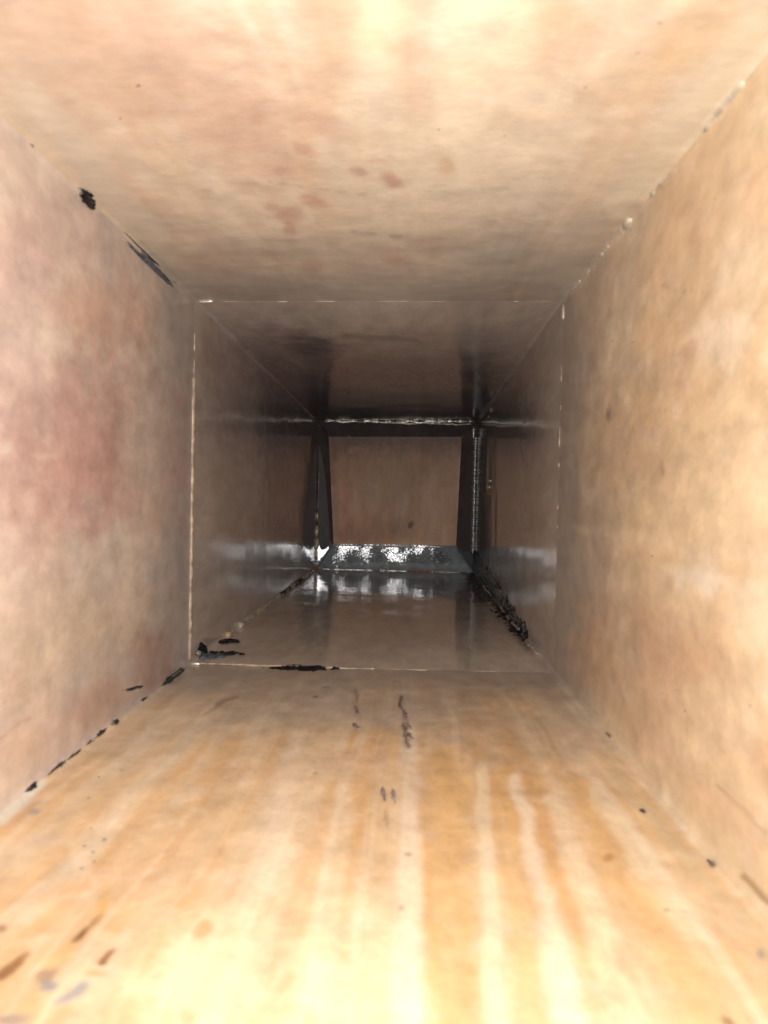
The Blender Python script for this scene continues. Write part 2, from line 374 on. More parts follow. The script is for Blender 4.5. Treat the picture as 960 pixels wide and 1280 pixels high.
st_lef = [
    ell(120, 560, 90, 100, -70, (.50, .29, .26), .72, .7, .7), ell(60, 620, 60, 60, 0, (.54, .34, .30), .6, .8, .7), ell(40, 500, 70, 60, 0, (.50, .36, .33), .4, .8, .7),
    ell(140, 560, 10, 40, 4, (.44, .27, .24), .55, .6, .7), ell(118, 655, 10, 40, 10, (.46, .30, .27), .45, .6, .7), ell(148, 508, 8, 6, 0, (.42, .26, .22), .6, .6),
    ell(180, 560, 28, 60, 0, GREYP, .55, .8, .6), ell(200, 480, 16, 60, 0, (.55, .48, .42), .4, .8, .6), ell(95, 690, 24, 14, 0, (.64, .56, .46), .6, .8, .7), ell(170, 680, 34, 20, 0, (.60, .53, .44), .5, .8, .7),
    ell(120, 390, 60, 40, 20, (.58, .37, .28), .65, .8, .7), ell(50, 300, 50, 60, 40, (.52, .36, .33), .5, .8, .7), ell(30, 400, 40, 60, 0, (.62, .50, .46), .5, .8, .7),
    ell(100, 780, 90, 50, 0, (.62, .50, .37), .6, .8, .7), ell(188, 815, 22, 30, 20, (.38, .23, .19), .65, .7, .7), ell(120, 880, 50, 22, -28, (.48, .30, .22), .6, .7, .7),
    ell(40, 850, 50, 40, -30, (.60, .48, .35), .4, .8), ell(20, 940, 40, 20, -35, (.62, .46, .34), .5, .7), ell(200, 850, 26, 14, -30, (.40, .25, .20), .6, .7, .7),
    ell(175, 432, 6, 8, 0, (.46, .28, .24), .45, .6), ell(190, 470, 3, 18, 0, (.48, .32, .27), .4, .7), ell(200, 640, 20, 20, 0, (.54, .42, .34), .4, .8),
    stk(0, 925, 40, 900, 2, 2, (.44, .27, .20), .4, .7), stk(60, 850, 62, 900, 4, 3, (.50, .36, .29), .4, .8, .8), stk(158, 480, 235, 470, .8, .6, (.45, .36, .31), .4, .5),
    ell(5, 560, 6, 8, 0, CREAM, .5, .8), ell(30, 590, 20, 8, 0, (.66, .54, .48), .4, .8, .8), ell(60, 570, 14, 4, 0, (.66, .54, .47), .35, .8, .8),
    stk(130, 230, 230, 350, 7, 5, (.55, .50, .45), .4, .7, .4), ell(215, 400, 20, 60, 15, (.50, .43, .38), .4, .8),
]
st_rig = [
    ell(860, 620, 60, 60, 0, (.66, .52, .34), .5, .8, .6), ell(875, 720, 32, 22, 0, (.74, .65, .53), .7, .5, .5), ell(930, 600, 30, 70, 0, (.72, .57, .38), .5, .8, .6),
    ell(800, 580, 40, 26, 0, (.52, .36, .25), .55, .7, .8), ell(760, 560, 30, 30, 0, (.52, .38, .28), .4, .8, .8), ell(815, 470, 30, 22, 0, (.54, .40, .29), .4, .8),
    ell(850, 820, 50, 30, 20, (.52, .32, .20), .6, .7, .7), ell(780, 780, 60, 30, 20, (.50, .34, .23), .5, .8, .7), ell(740, 830, 30, 30, 40, (.44, .28, .18), .5, .8, .7),
    stk(720, 800, 960, 960, 12, 26, (.58, .38, .24), .4, .8, .6), stk(740, 850, 950, 1050, 10, 20, (.54, .36, .24), .45, .8, .5),
    ell(930, 330, 40, 60, 30, (.74, .62, .46), .5, .8, .7), ell(880, 250, 40, 90, 38, (.60, .44, .29), .5, .8, .5), ell(945, 250, 20, 30, 0, (.60, .40, .25), .5, .8),
    ell(900, 420, 40, 30, 0, (.76, .64, .50), .6, .8, .7), ell(860, 440, 7, 14, 20, (.48, .30, .20), .5, .6), ell(850, 478, 8, 20, 0, (.52, .34, .23), .4, .7),
    ell(847, 480, 12, 4, 0, (.52, .34, .23), .4, .7), ell(762, 518, 3, 8, 4, (.22, .17, .16), .75, .6, .4), ell(827, 588, 3.5, 10, 4, (.40, .23, .20), .7, .6, .5), ell(765, 392, 3, 6, 0, (.40, .28, .22), .5, .7),
    stk(826, 355, 850, 364, .7, .8, (.36, .27, .20), .7, .5), stk(850, 364, 882, 367, .8, .6, (.36, .27, .20), .7, .5), stk(805, 508, 850, 520, .8, .8, (.50, .35, .24), .5, .5),
    stk(840, 444, 868, 446, .8, .7, (.40, .29, .2), .5, .5), stk(780, 690, 960, 720, 4, 8, (.58, .42, .25), .4, .8, .6), stk(720, 660, 960, 700, 5, 9, (.70, .56, .40), .3, .8, .6),
    ell(890, 900, 50, 40, 30, (.64, .50, .35), .4, .8, .7), ell(945, 770, 24, 34, 0, (.76, .66, .48), .6, .8, .6), ell(790, 460, 30, 10, 0, (.60, .52, .42), .3, .8),
    ell(757, 920, 4, 3, 30, (.10, .07, .06), .8, .5), stk(900, 985, 955, 1040, 1.5, 2, (.40, .28, .18), .6, .6), stk(930, 1095, 960, 1125, 3, 4, (.28, .18, .08), .7, .6),
    ell(750, 340, 30, 50, 30, (.50, .41, .33), .4, .8), ell(955, 940, 10, 30, 0, (.56, .35, .22), .4, .8),
]
P = lambda *a, **k: make_panel(*a, **k)
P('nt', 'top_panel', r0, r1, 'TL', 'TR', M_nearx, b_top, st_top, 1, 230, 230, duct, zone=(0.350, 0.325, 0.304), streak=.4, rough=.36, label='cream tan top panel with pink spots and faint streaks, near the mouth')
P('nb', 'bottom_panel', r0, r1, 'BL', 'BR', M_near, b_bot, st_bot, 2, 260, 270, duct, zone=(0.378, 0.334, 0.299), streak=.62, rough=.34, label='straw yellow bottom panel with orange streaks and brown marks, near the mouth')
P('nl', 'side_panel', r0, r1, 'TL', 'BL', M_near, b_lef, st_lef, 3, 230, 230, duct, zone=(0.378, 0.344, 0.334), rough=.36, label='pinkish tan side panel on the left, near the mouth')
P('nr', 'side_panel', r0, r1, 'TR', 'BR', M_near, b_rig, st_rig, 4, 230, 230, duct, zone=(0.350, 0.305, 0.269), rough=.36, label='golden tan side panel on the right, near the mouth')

BLU = (.16, .16, .19)
st_ftop = [stk(380, 485, 600, 485, 55, 50, (.27, .205, .20), .8, .6, .3), ell(350, 470, 70, 50, 35, (.19, .145, .175), .8, .7, .3), stk(330, 508, 600, 510, 21, 19, (.10, .10, .115), .92, .3, .2), stk(250, 385, 410, 470, 8, 7, (.42, .37, .33), .4, .7, .4),  # purple shading and the rear band's dark reflection are painted into the colour
           stk(370, 432, 420, 436, 10, 10, (.16, .12, .14), .6, .8, .5), stk(395, 462, 560, 468, 16, 16, (.30, .20, .17), .5, .8, .5),
           stk(430, 420, 520, 424, 4, 3, (.22, .17, .16), .5, .7, .5), stk(590, 470, 604, 492, 6, 8, (.10, .095, .10), .7, .6, .4)]
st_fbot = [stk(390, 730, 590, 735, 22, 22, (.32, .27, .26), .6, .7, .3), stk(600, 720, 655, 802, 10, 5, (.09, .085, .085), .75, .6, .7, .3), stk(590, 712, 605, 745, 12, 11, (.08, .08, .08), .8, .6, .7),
           stk(640, 790, 690, 838, 5, 6, (.46, .31, .24), .5, .7, .4), stk(395, 722, 580, 726, 6, 6, (.22, .18, .18), .5, .7, .3),
           ell(480, 780, 90, 22, 0, (.44, .37, .30), .5, .9, .5), ell(300, 815, 50, 10, -10, (.42, .36, .30), .4, .8, .5),
           ]
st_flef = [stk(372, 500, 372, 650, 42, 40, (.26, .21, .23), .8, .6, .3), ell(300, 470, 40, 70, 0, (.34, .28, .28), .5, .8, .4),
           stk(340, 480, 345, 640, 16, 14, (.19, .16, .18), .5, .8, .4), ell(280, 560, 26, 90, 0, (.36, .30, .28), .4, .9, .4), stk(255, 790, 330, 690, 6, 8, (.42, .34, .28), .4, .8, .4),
           ell(265, 450, 10, 40, 0, (.28, .20, .18), .4, .8)]
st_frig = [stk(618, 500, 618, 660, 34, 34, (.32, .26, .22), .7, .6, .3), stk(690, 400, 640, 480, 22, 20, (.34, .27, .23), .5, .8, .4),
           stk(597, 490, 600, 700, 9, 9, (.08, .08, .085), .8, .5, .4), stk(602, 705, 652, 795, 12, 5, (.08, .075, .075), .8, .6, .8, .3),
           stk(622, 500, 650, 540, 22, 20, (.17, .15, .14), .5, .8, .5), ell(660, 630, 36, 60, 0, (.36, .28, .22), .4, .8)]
P('ft', 'top_panel', r1, r2, 'TL', 'TR', M_far, f_top, st_ftop, 11, 120, 170, duct, rough=.15, bump=.4, label='dark brown top panel beyond the first seam')
P('fb', 'bottom_panel', r1, r2, 'BL', 'BR', M_far, f_bot, st_fbot, 12, 120, 170, duct, rough=.095, bump=.3, label='glossy brown bottom panel beyond the first seam')
P('fl', 'side_panel', r1, r2, 'TL', 'BL', M_far, f_sid, st_flef, 13, 120, 170, duct, rough=.12, bump=.3, label='dark glossy side panel on the left beyond the first seam')
P('fr', 'side_panel', r1, r2, 'TR', 'BR', M_far, f_sid, st_frig, 14, 120, 170, duct, rough=.12, bump=.3, label='dark glossy side panel on the right beyond the first seam')

GLINT = (.92, .94, .96)  # near-white metal patches painted where the torch glints sit
st_strip = [ell(440, 683, 22, 5, 0, GLINT, 1, .25, 1.5, .26, 1.0), ell(428, 690, 9, 9, 0, GLINT, .9, .25, 1.5, .26, 1.0), ell(455, 688, 9, 8, 0, GLINT, .8, .25, 1.6, .26, 1.0), ell(495, 687, 13, 11, 0, GLINT, 1, .25, 1.5, .26, 1.0),
            ell(524, 687, 9, 9, 0, GLINT, 1, .25, 1.5, .26, 1.0), ell(552, 700, 8, 8, 0, (.06, .06, .07), .8, .6, 1.0), stk(418, 705, 590, 708, 3, 3, (.42, .44, .44), .5, .6)]
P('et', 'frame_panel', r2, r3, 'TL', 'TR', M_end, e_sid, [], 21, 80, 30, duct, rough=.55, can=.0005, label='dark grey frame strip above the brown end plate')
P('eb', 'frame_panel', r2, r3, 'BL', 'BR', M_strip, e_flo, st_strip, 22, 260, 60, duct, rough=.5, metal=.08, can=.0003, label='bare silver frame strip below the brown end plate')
P('el', 'frame_panel', r2, r3, 'TL', 'BL', M_end, e_sid, [ell(404, 696, 14, 17, 0, (.30, .31, .34), .8, .3, .3), ell(404, 688, 8, 8, 0, GLINT, .95, .3, 1.3, .27, 1.0)], 23, 80, 40, duct, rough=.75, can=.0005, label='dark frame strip left of the brown end plate')
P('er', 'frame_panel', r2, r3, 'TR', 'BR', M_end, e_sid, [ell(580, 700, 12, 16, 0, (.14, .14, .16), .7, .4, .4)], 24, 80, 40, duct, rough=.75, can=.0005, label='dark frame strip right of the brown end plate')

# end plate
def end_plate():
    o = outer(r3, 0.008); n = 110
    o = {k: Vector((v.x, v.y + 0.0012, v.z)) for k, v in o.items()}
    vs_ = []
    for j in range(n):
        for i in range(n):
            u, v = i / (n - 1), j / (n - 1)
            p = (o['TL'] * (1 - u) + o['TR'] * u) * (1 - v) + (o['BL'] * (1 - u) + o['BR'] * u) * v
            vs_.append(p)
    Pn = np.array([tuple(p) for p in vs_])
    Pn[:, 1] += (fbm(Pn * 14, 2, 31) - 0.5) * 0.002 + 0.001
    col = e_pla(Pn, 31); surf = np.tile(np.array([.5, 0.0, 1.0]), (len(Pn), 1)).astype(float)
    st = [stk(410, 540, 580, 540, 26, 26, (.16, .12, .12), .85, .6, .3), stk(410, 575, 580, 575, 24, 24, (.42, .24, .17), .5, .8, .4), stk(419, 590, 420, 680, 4, 4, (.55, .38, .26), .6, .6, .3), stk(413, 550, 415, 600, 6, 5, (.30, .17, .12), .5, .7),
          stk(569, 560, 567, 680, 3, 3, (.55, .38, .26), .5, .6, .3), stk(500, 660, 430, 672, 14, 14, (.50, .26, .16), .5, .8, .5), ell(500, 610, 40, 40, 0, (.54, .40, .27), .4, .9),
          stk(504, 615, 504, 634, 2, 2, (.60, .52, .46), .6, .7, .5), ell(514, 656, 3, 5, 30, (.12, .08, .06), .8, .5), ell(450, 540, 30, 14, 0, (.16, .13, .12), .5, .8)]
    apply_stains(col, surf, Pn, st, 31)
    faces = [(j * n + i, j * n + i + 1, (j + 1) * n + i + 1, (j + 1) * n + i) for j in range(n - 1) for i in range(n - 1)]
    N0 = len(Pn)
    verts = [tuple(p) for p in Pn] + [(o[k].x, o[k].y + 0.012, o[k].z) for k in ('TL', 'TR', 'BR', 'BL')]
    a, b, c, d = N0, N0 + 1, N0 + 2, N0 + 3
    faces += [(a, b, c, d), tuple([b, a] + list(range(n))), tuple([d, c] + [n * n - 1 - i for i in range(n)]),
              tuple([a, d] + [n * (n - 1) - n * i for i in range(n)]), tuple([c, b] + [n - 1 + n * i for i in range(n)])]
    me = bpy.data.meshes.new('end_plate'); me.from_pydata(verts, [], faces); me.update()
    crease(me, (n - 1) ** 2)
    sm = np.zeros(len(me.polygons), bool); sm[:(n - 1) ** 2] = True; me.polygons.foreach_set('use_smooth', sm)
    for an, arr in (('tint', col), ('surf', surf)):
        at = me.attributes.new(an, 'FLOAT_COLOR', 'POINT'); full = np.ones((N0 + 4, 4), np.float32)
        full[:N0, :3] = np.clip(arr, 0, 1); full[N0:, :3] = arr.mean(0); at.data.foreach_set('color', full.ravel())
    me.materials.append(M_end)
    ob = bpy.data.objects.new('end_plate', me); C.objects.link(ob); ob.parent = duct
    ob['label'] = 'brown rectangular end plate at the bottom of the duct'
    PANEL['end'] = (ob, sum(r3.values(), Vector()) / 4, (r3['TR'] - r3['TL']).cross(r3['TL'] - r3['BL']).normalized() * -1)
    return ob
end_plate()

# ------------------------------------------------------------------ weld beads
def mesh_obj(name, bm, mat, parent, smooth=True, label=None):
    bmesh.ops.recalc_face_normals(bm, faces=bm.faces)
    me = bpy.data.meshes.new(name); bm.to_mesh(me); bm.free()
    if smooth: me.polygons.foreach_set('use_smooth', [True] * len(me.polygons))
    me.materials.append(mat)
    o = bpy.data.objects.new(name, me); C.objects.link(o); o.parent = parent
    if label: o['label'] = label
    return o
def bead_into(bm, p0, p1, rad, step, jit=0.3, wob=0.3, ripple=0.0, pitch=0.004, sides=8, flat=1.0, seed=0):
    rnd = random.Random(seed)
    d = p1 - p0; Ln = d.length; d.normalize()
    up = Vector((0, 0, 1)) if abs(d.z) < 0.9 else Vector((0, 1, 0))
    s1 = d.cross(up).normalized(); s2 = d.cross(s1)
    n = max(4, int(Ln / step)); rings = []
    ox = oy = 0; rr = 1
    for i in range(n + 1):
        t = i / n
        ox = ox * 0.8 + rnd.uniform(-1, 1) * wob * rad * 0.5; oy = oy * 0.8 + rnd.uniform(-1, 1) * wob * rad * 0.5
        rr = 0.6 * rr + 0.4 * (1 + rnd.uniform(-1, 1) * jit * 1.8)
        taper = min(1, 0.15 + 4 * min(t, 1 - t) * Ln / (rad * 8))
        ph = ((t * Ln / pitch) % 1.0)
        r = rad * max(.25, rr) * taper * (1 + ripple * (ph - 0.5))
        c = p0 + d * (Ln * t) + s1 * ox + s2 * oy
        rings.append([bm.verts.new(c + (s1 * math.cos(a) + s2 * math.sin(a) * flat) * r * (1 + rnd.uniform(-.08, .08))) for a in [2 * math.pi * k / sides for k in range(sides)]])
    for a, b in zip(rings, rings[1:]):
        for k in range(sides): bm.faces.new((a[k], a[(k + 1) % sides], b[(k + 1) % sides], b[k]))
    bm.faces.new(rings[0]); bm.faces.new(rings[-1])
def bead(name, p0, p1, rad, mat, parent=duct, step=0.0025, label=None, **kw):
    bm = bmesh.new(); bead_into(bm, p0, p1, rad, step, **kw)
    return mesh_obj(name, bm, mat, parent, True, label)
SEEDI = [100]
def sd(): SEEDI[0] += 1; return SEEDI[0]

# first seam, its four sides
u1 = lambda px, py, d=D1: unproj(px, py, d)
bl = bead('weld_bead', u1(242, 470), u1(236.5, 826), .0019, M_bend, label='straw coloured weld bead on the left side of the first seam', seed=sd(), jit=.18, wob=.15)
bead('weld_bead', u1(243.5, 415), u1(243, 440), .0006, M_tan, seed=sd(), jit=.7); bead('weld_bead', u1(243, 448), u1(242, 470), .0005, M_tan, seed=sd(), jit=.7)
bb = bead('weld_bead', u1(240, 829), u1(420, 835), .0010, M_bend, label='thin straw weld bead along the bottom of the first seam', seed=sd(), jit=.2, wob=.2)
bead('weld_bead', u1(412, 835), u1(470, 836.5), .0008, M_pale, seed=sd(), jit=.6, wob=.6)
bead('weld_bead', u1(474, 836.6), u1(538, 838), .0005, M_tan, seed=sd(), jit=.8)
bead('weld_bead', u1(588, 839), u1(628, 840), .0005, M_tan, seed=sd(), jit=.5)
bead('weld_bead', u1(247, 376.5), u1(268, 376.5), .0011, M_bright, seed=sd(), label='short bright weld spot at the upper left corner of the first seam')
for a, b, r, m in [(272, 330, .0002, M_bend), (343, 361, .0005, M_tan), (392, 420, .00022, M_tan), (470, 512, .00022, M_bend), (520, 560, .0002, M_bend), (640, 652, .0003, M_tan), (664, 690, .0003, M_bend)]:
    bead('weld_bead', u1(a, 376.8), u1(b, 377), r, m, seed=sd(), jit=.6)
bead('weld_bead', u1(704, 379), u1(704.5, 402), .0020, M_tan, seed=sd(), label='pale weld lump at the upper right corner of the first seam')
for (a, b, r) in [(455, 478, .0004), (506, 514, .0006), (532, 560, .0005), (578, 590, .0006), (630, 640, .0004), (655, 668, .0007), (690, 704, .0005), (732, 752, .0006), (790, 812, .0003)]:
    bead('weld_bead', u1(704 - (a - 376) * .026, a), u1(704 - (b - 376) * .026, b), r, M_bend, seed=sd(), jit=.8, wob=.8)

# rear joint: upper edge, twin ragged strands
u2 = lambda px, py, d=D2 - 0.003: unproj(px, py, d)
wt = bead('weld_bead', u2(405, 526), u2(592, 528), .0024, M_bright, seed=sd(), jit=.5, wob=.9, step=.0035, label='bright ragged weld bead along the upper edge of the rear joint')
bead('strand', u2(406, 527), u2(500, 523.5), .0017, M_bright, parent=wt, seed=sd(), jit=.5, wob=.8)
bead('strand', u2(470, 528), u2(590, 531), .0015, M_pale, parent=wt, seed=sd(), jit=.5, wob=.8)
bead('strand', u2(486, 523), u2(508, 523), .0030, M_bright, parent=wt, seed=sd(), jit=.5)
bead('strand', u2(545, 524), u2(590, 526), .0012, M_pale, parent=wt, seed=sd(), jit=.6, wob=.9)
bead('weld_bead', u2(332, 524, 1.25), u2(398, 527), .0013, M_pale, seed=sd(), jit=.5, wob=1.2, label='faint wavy strand built as the upper rear weld reflected in the left panel')  # modelled strand imitates the weld's reflection in the left panel
# right edge: stacked ripples
wr = bead('weld_bead', u2(594.5, 545), u2(591, 692), .0046, M_silver, seed=sd(), jit=.15, wob=.12, ripple=.75, pitch=.0052, step=.0011, label='silver rippled weld bead down the right edge of the rear joint')
bead('weld_bead', u2(594, 500), u2(594, 522), .0026, M_silver, seed=sd(), jit=.4)
bead('weld_bead', u2(592, 532), u2(592, 548), .0030, M_silver, seed=sd(), jit=.4, ripple=.6)
# left edge: ochre beads
bead('weld_bead', u2(399, 590), u2(397, 640), .0006, M_tan, seed=sd(), jit=.8)
for y0, y1, r in [(640, 652, .0030), (656, 672, .0026), (671, 688, .0036), (684, 700, .0028)]:
    bead('weld_bead', u2(397 - (y0 - 640) * .02, y0), u2(396.5 - (y0 - 640) * .02, y1), r, M_ochre, seed=sd(), jit=.3)
# bottom edge
bead('weld_bead', u2(402, 711), u2(468, 713), .0017, M_bright, seed=sd(), jit=.5, label='white weld bead along the left half of the rear joint\'s lower edge')
bead('weld_bead', u2(474, 713), u2(510, 714), .0017, M_bright, seed=sd(), jit=.5)
bead('weld_bead', u2(500, 714.5), u2(545, 714.5), .0019, M_rust, seed=sd(), jit=.6, label='orange rusty stretch of weld on the rear joint\'s lower edge')
bead('weld_bead', u2(538, 714.5), u2(582, 716), .0011, M_pale, seed=sd(), jit=.5)
bead('weld_bead', u2(391, 709), u2(399, 710), .0042, M_rust, seed=sd(), jit=.3, label='orange knob of weld at the lower left corner of the rear joint')

# ------------------------------------------------------------------ bits along the bends
def edge_pt(k, d, lift=0.0035):
    """a point in bend line k (TL, TR, BR, BL) at depth d, lifted into the duct"""
    A, B_ = (r1, r2) if d > D1 else (r0, r1)
    t = (d - A[k].y) / (B_[k].y - A[k].y)
    p = A[k].lerp(B_[k], t)
    s = Vector((1 if 'L' in k else -1, 0, 1 if 'B' in k else -1)).normalized()
    return p + s * lift
def depth_at(k, px):
    best = None
    for i in range(400):
        d = D0 + 0.05 + (D2 - D0 - 0.05) * i / 399
        p = edge_pt(k, d); q = proj(np.array([tuple(p)]))
        e = abs(q[0][0] - px)
        if best is None or e < best[0]: best = (e, d)
    return best[1]
def bend_bead(k, x0, x1, rad, mat, name='weld_bead', lift=.0022, **kw):
    return bead(name, edge_pt(k, depth_at(k, x0), lift), edge_pt(k, depth_at(k, x1), lift), rad, mat, seed=sd(), **kw)
# lower left bend, far stretch: pale drips
for x0, x1, r, m in [(300, 312, .0024, M_pale), (284, 292, .0024, M_straw), (316, 326, .0022, M_straw), (326, 337, .0014, M_pale), (338, 350, .0022, M_pale), (352, 358, .0018, M_straw), (358, 372, .0024, M_pale), (372, 380, .0018, M_dark), (378, 392, .0026, M_pale)]:
    bend_bead('BL', x0, x1, r, m, jit=.6, wob=.7)
bend_bead('BL', 352, 392, .0028, M_dark, name='dark_bead', lift=.001, jit=.5, wob=.5)
# upper right bend, near stretch: glinting fragments
for x0, x1, r in [(714, 724, .0012), (728, 736, .0011), (744, 752, .0011), (752, 760, .0014), (772, 788, .0021), (806, 818, .0020), (818, 834, .0008)]:
    bend_bead('TR', x0, x1, r, M_pale, jit=.5, wob=.4, lift=.0016)
bend_bead('TR', 876, 930, .0013, M_pale, jit=.2, wob=.2, lift=.0016)

# ------------------------------------------------------------------ tar, soot and flakes
def clump(name, p, n, lx, ly, lz, tang, mat, parent, seed, label=None, sub=3, rough=.45):
    """an uneven lump stuck to a sheet: n = sheet normal, tang = its long direction"""
    rnd = random.Random(seed)
    n = n.normalized(); t = (tang - n * tang.dot(n)).normalized(); b = n.cross(t)
    bm = bmesh.new(); bmesh.ops.create_icosphere(bm, subdivisions=sub, radius=1)
    V = np.array([tuple(v.co) for v in bm.verts])
    dis = 1 + (fbm(V * 1.6 + seed * 3.1, 3, seed) - .5) * 2 * rough + (fbm(V * 4.5 + seed, 2, seed + 4) - .5) * rough
    for v, s in zip(bm.verts, dis):
        c = v.co * s
        v.co = p + t * (c.x * lx) + b * (c.y * ly) + n * (c.z * lz)
    return mesh_obj(name, bm, mat, parent, True, label)
Y = Vector((0, 1, 0)); X = Vector((1, 0, 0)); Z = Vector((0, 0, 1))
def patch(name, p, n, lx, ly, h, tang, mat, parent, seed, label=None, thr=.36, N=30):
    """uneven crust lying on a sheet: a height field whose thin places dip under the sheet, so its outline is ragged"""
    n = n.normalized(); t = (tang - n * tang.dot(n)).normalized(); b = n.cross(t)
    g = np.linspace(-1.35, 1.35, N); A_, B_ = np.meshgrid(g, g); A_ = A_.ravel(); B_ = B_.ravel()
    asp = max(.35, min(3, lx / max(ly, 1e-5)))
    Q = np.stack([A_ * 2.0 * asp ** .5, B_ * 2.0 / asp ** .5, np.full_like(A_, seed * 1.37)], 1)
    fal = np.clip(1 - (A_ ** 2 + B_ ** 2) ** 1.2 / 1.6, -1, 1)
    hh = fal * .62 + (fbm(Q, 4, seed) - .5) * 1.5 - thr + .06
    z = np.where(hh > 0, h * np.sqrt(np.clip(hh, 0, 1)) , -.0012) + np.where(hh > 0, (fbm(Q * 5, 2, seed + 3) - .5) * h * .5, 0)
    bm = bmesh.new()
    vv = [bm.verts.new(p + t * (a * lx) + b * (c * ly) + n * (q + .0001)) for a, c, q in zip(A_, B_, z)]
    hm = hh.reshape(N, N)
    for j in range(N - 1):
        for i in range(N - 1):
            if hm[j:j + 2, i:i + 2].max() > 0:
                bm.faces.new((vv[j * N + i], vv[j * N + i + 1], vv[(j + 1) * N + i + 1], vv[(j + 1) * N + i]))
    for v in [v for v in bm.verts if not v.link_faces]: bm.verts.remove(v)
    if not bm.faces: bm.free(); return clump(name, p, n, lx, ly, h, tang, mat, parent, seed, label)
    o = mesh_obj(name, bm, mat, parent, True, label)
    return o
def on(key, px, py, l, wd, h, ang_to, mat, name='tar_clump', label=None, rough=.45, sub=3, parent=None):
    """lump on sheet `key` at a photo position; ang_to = a second photo position its long side points at"""
    o, c, n = PANEL[key]
    p = hit(key, px, py); q = hit(key, *ang_to)
    return (clump(name, p, n, l, wd, h, q - p, mat, parent or o, sd(), label, sub, rough) if name == 'droplet'
            else patch(name, p, n, l * 1.25, wd * 1.25, h, q - p, mat, parent or o, sd(), label))
def span(key, x0, y0, x1, y1, wpx, h, mat, name='tar_clump', label=None, rough=.45):
    """lump that covers the stretch of sheet between two photo positions; wpx = half width in photo pixels"""
    a = hit(key, x0, y0); b = hit(key, x1, y1); mx_, my_ = (x0 + x1) / 2, (y0 + y1) / 2
    dx, dy = x1 - x0, y1 - y0; L_ = math.hypot(dx, dy)
    e = hit(key, mx_ - dy / L_ * wpx, my_ + dx / L_ * wpx); m_ = hit(key, mx_, my_)
    t = (b - a).normalized(); ee = e - m_; wd = max(0.0008, (ee - t * ee.dot(t)).length)
    o, c, n = PANEL[key]
    return patch(name, m_, n, (b - a).length / 2 * 1.2, wd * 1.3, h, b - a, mat, o, sd(), label, thr=.3, N=18)

# upper left bend
def bend_clump(k, x0, x1, wid, h, mat, name='tar_clump', label=None, lift=.0012, off=Vector((0, 0, 0)), parent=None):
    a = edge_pt(k, depth_at(k, x0), lift) + off; b = edge_pt(k, depth_at(k, x1), lift) + off
    n = Vector((1 if 'L' in k else -1, 0, 1 if 'B' in k else -1)).normalized()
    return clump(name, (a + b) / 2, n, (b - a).length / 2, wid, h, b - a, mat, parent or duct, sd(), label, 4, .85)
bend_clump('TL', 100, 122, .0030, .0022, M_soot, label='shiny black tar drop in the upper left bend', lift=.002)
bend_bead('TL', 97, 104, .0012, M_silver, name='weld_bead', lift=.003)  # bright bead placed as the glint on top of the tar drop
bend_clump('TL', 150, 204, .0014, .0010, M_dark, name='dark_streak', label='long dark streak in the upper left bend')
bend_clump('TL', 172, 216, .0016, .0008, M_slate, name='grey_streak', off=Vector((0, 0, -.004)))
bend_clump('TL', 126, 152, .0007, .0006, M_slate, name='grey_streak'); bend_clump('TL', 66, 98, .0006, .0005, M_slate, name='grey_streak')
bend_clump('TL', 38, 54, .0011, .0008, M_slate, name='grey_streak')
bend_clump('TL', 212, 240, .0012, .0008, M_dark, name='dark_streak')
# lower left bend, near stretch
for x0, x1, wd in [(33, 47, .0014), (54, 74, .0007), (72, 85, .0012), (86, 104, .0010), (108, 122, .0009), (120, 134, .0014), (142, 150, .0016), (178, 184, .0010), (205, 230, .0022)]:
    bend_clump('BL', x0, x1, wd, wd * .8, M_dark, label=('black scale in the lower left bend beside the first seam' if x0 == 205 else None), lift=.0016)
bend_bead('BL', 214, 226, .0008, M_slate, lift=.005); bend_bead('BL', 140, 146, .0009, M_silver, lift=.0022)
span('nl', 156, 863, 178, 858, 1.6, .0006, M_dark)
# soot at the lower left corner past the seam
on('fb', 286, 802, .013, .006, .003, (310, 800), M_soot, label='black tar clump on the bottom panel near the lower left bend')
on('fb', 283, 817, .011, .005, .003, (310, 818), M_soot, label='flat black tar clump just behind the first seam')
on('fb', 262, 821, .010, .008, .003, (280, 820), M_slate)
on('fl', 251, 816, .006, .009, .005, (252, 800), M_soot, label='shiny black knob in the lower left corner of the seam')
bead('weld_bead', u1(246, 817, D1 + .01), u1(252, 816, D1 + .02), .0022, M_silver, seed=sd(), label='silver bead on the black knob in the lower left corner')
bead('weld_bead', u1(237, 829), u1(252, 829.5), .0014, M_bright, seed=sd())
# black patch on the bottom seam
def seam_patch(x0, x1, y, wd, label=None):
    a, b = unproj(x0, y, D1 - .004), unproj(x1, y + 1, D1 - .004)
    return patch('tar_clump', (a + b) / 2 - Z * .0003, Z, (b - a).length / 2 * 1.15, wd * 1.4, .002, b - a, M_soot, bb, sd(), label, thr=.25, N=40)
seam_patch(333, 360, 835, .005); seam_patch(352, 416, 834.5, .007, 'long black tar patch across the bottom of the first seam')
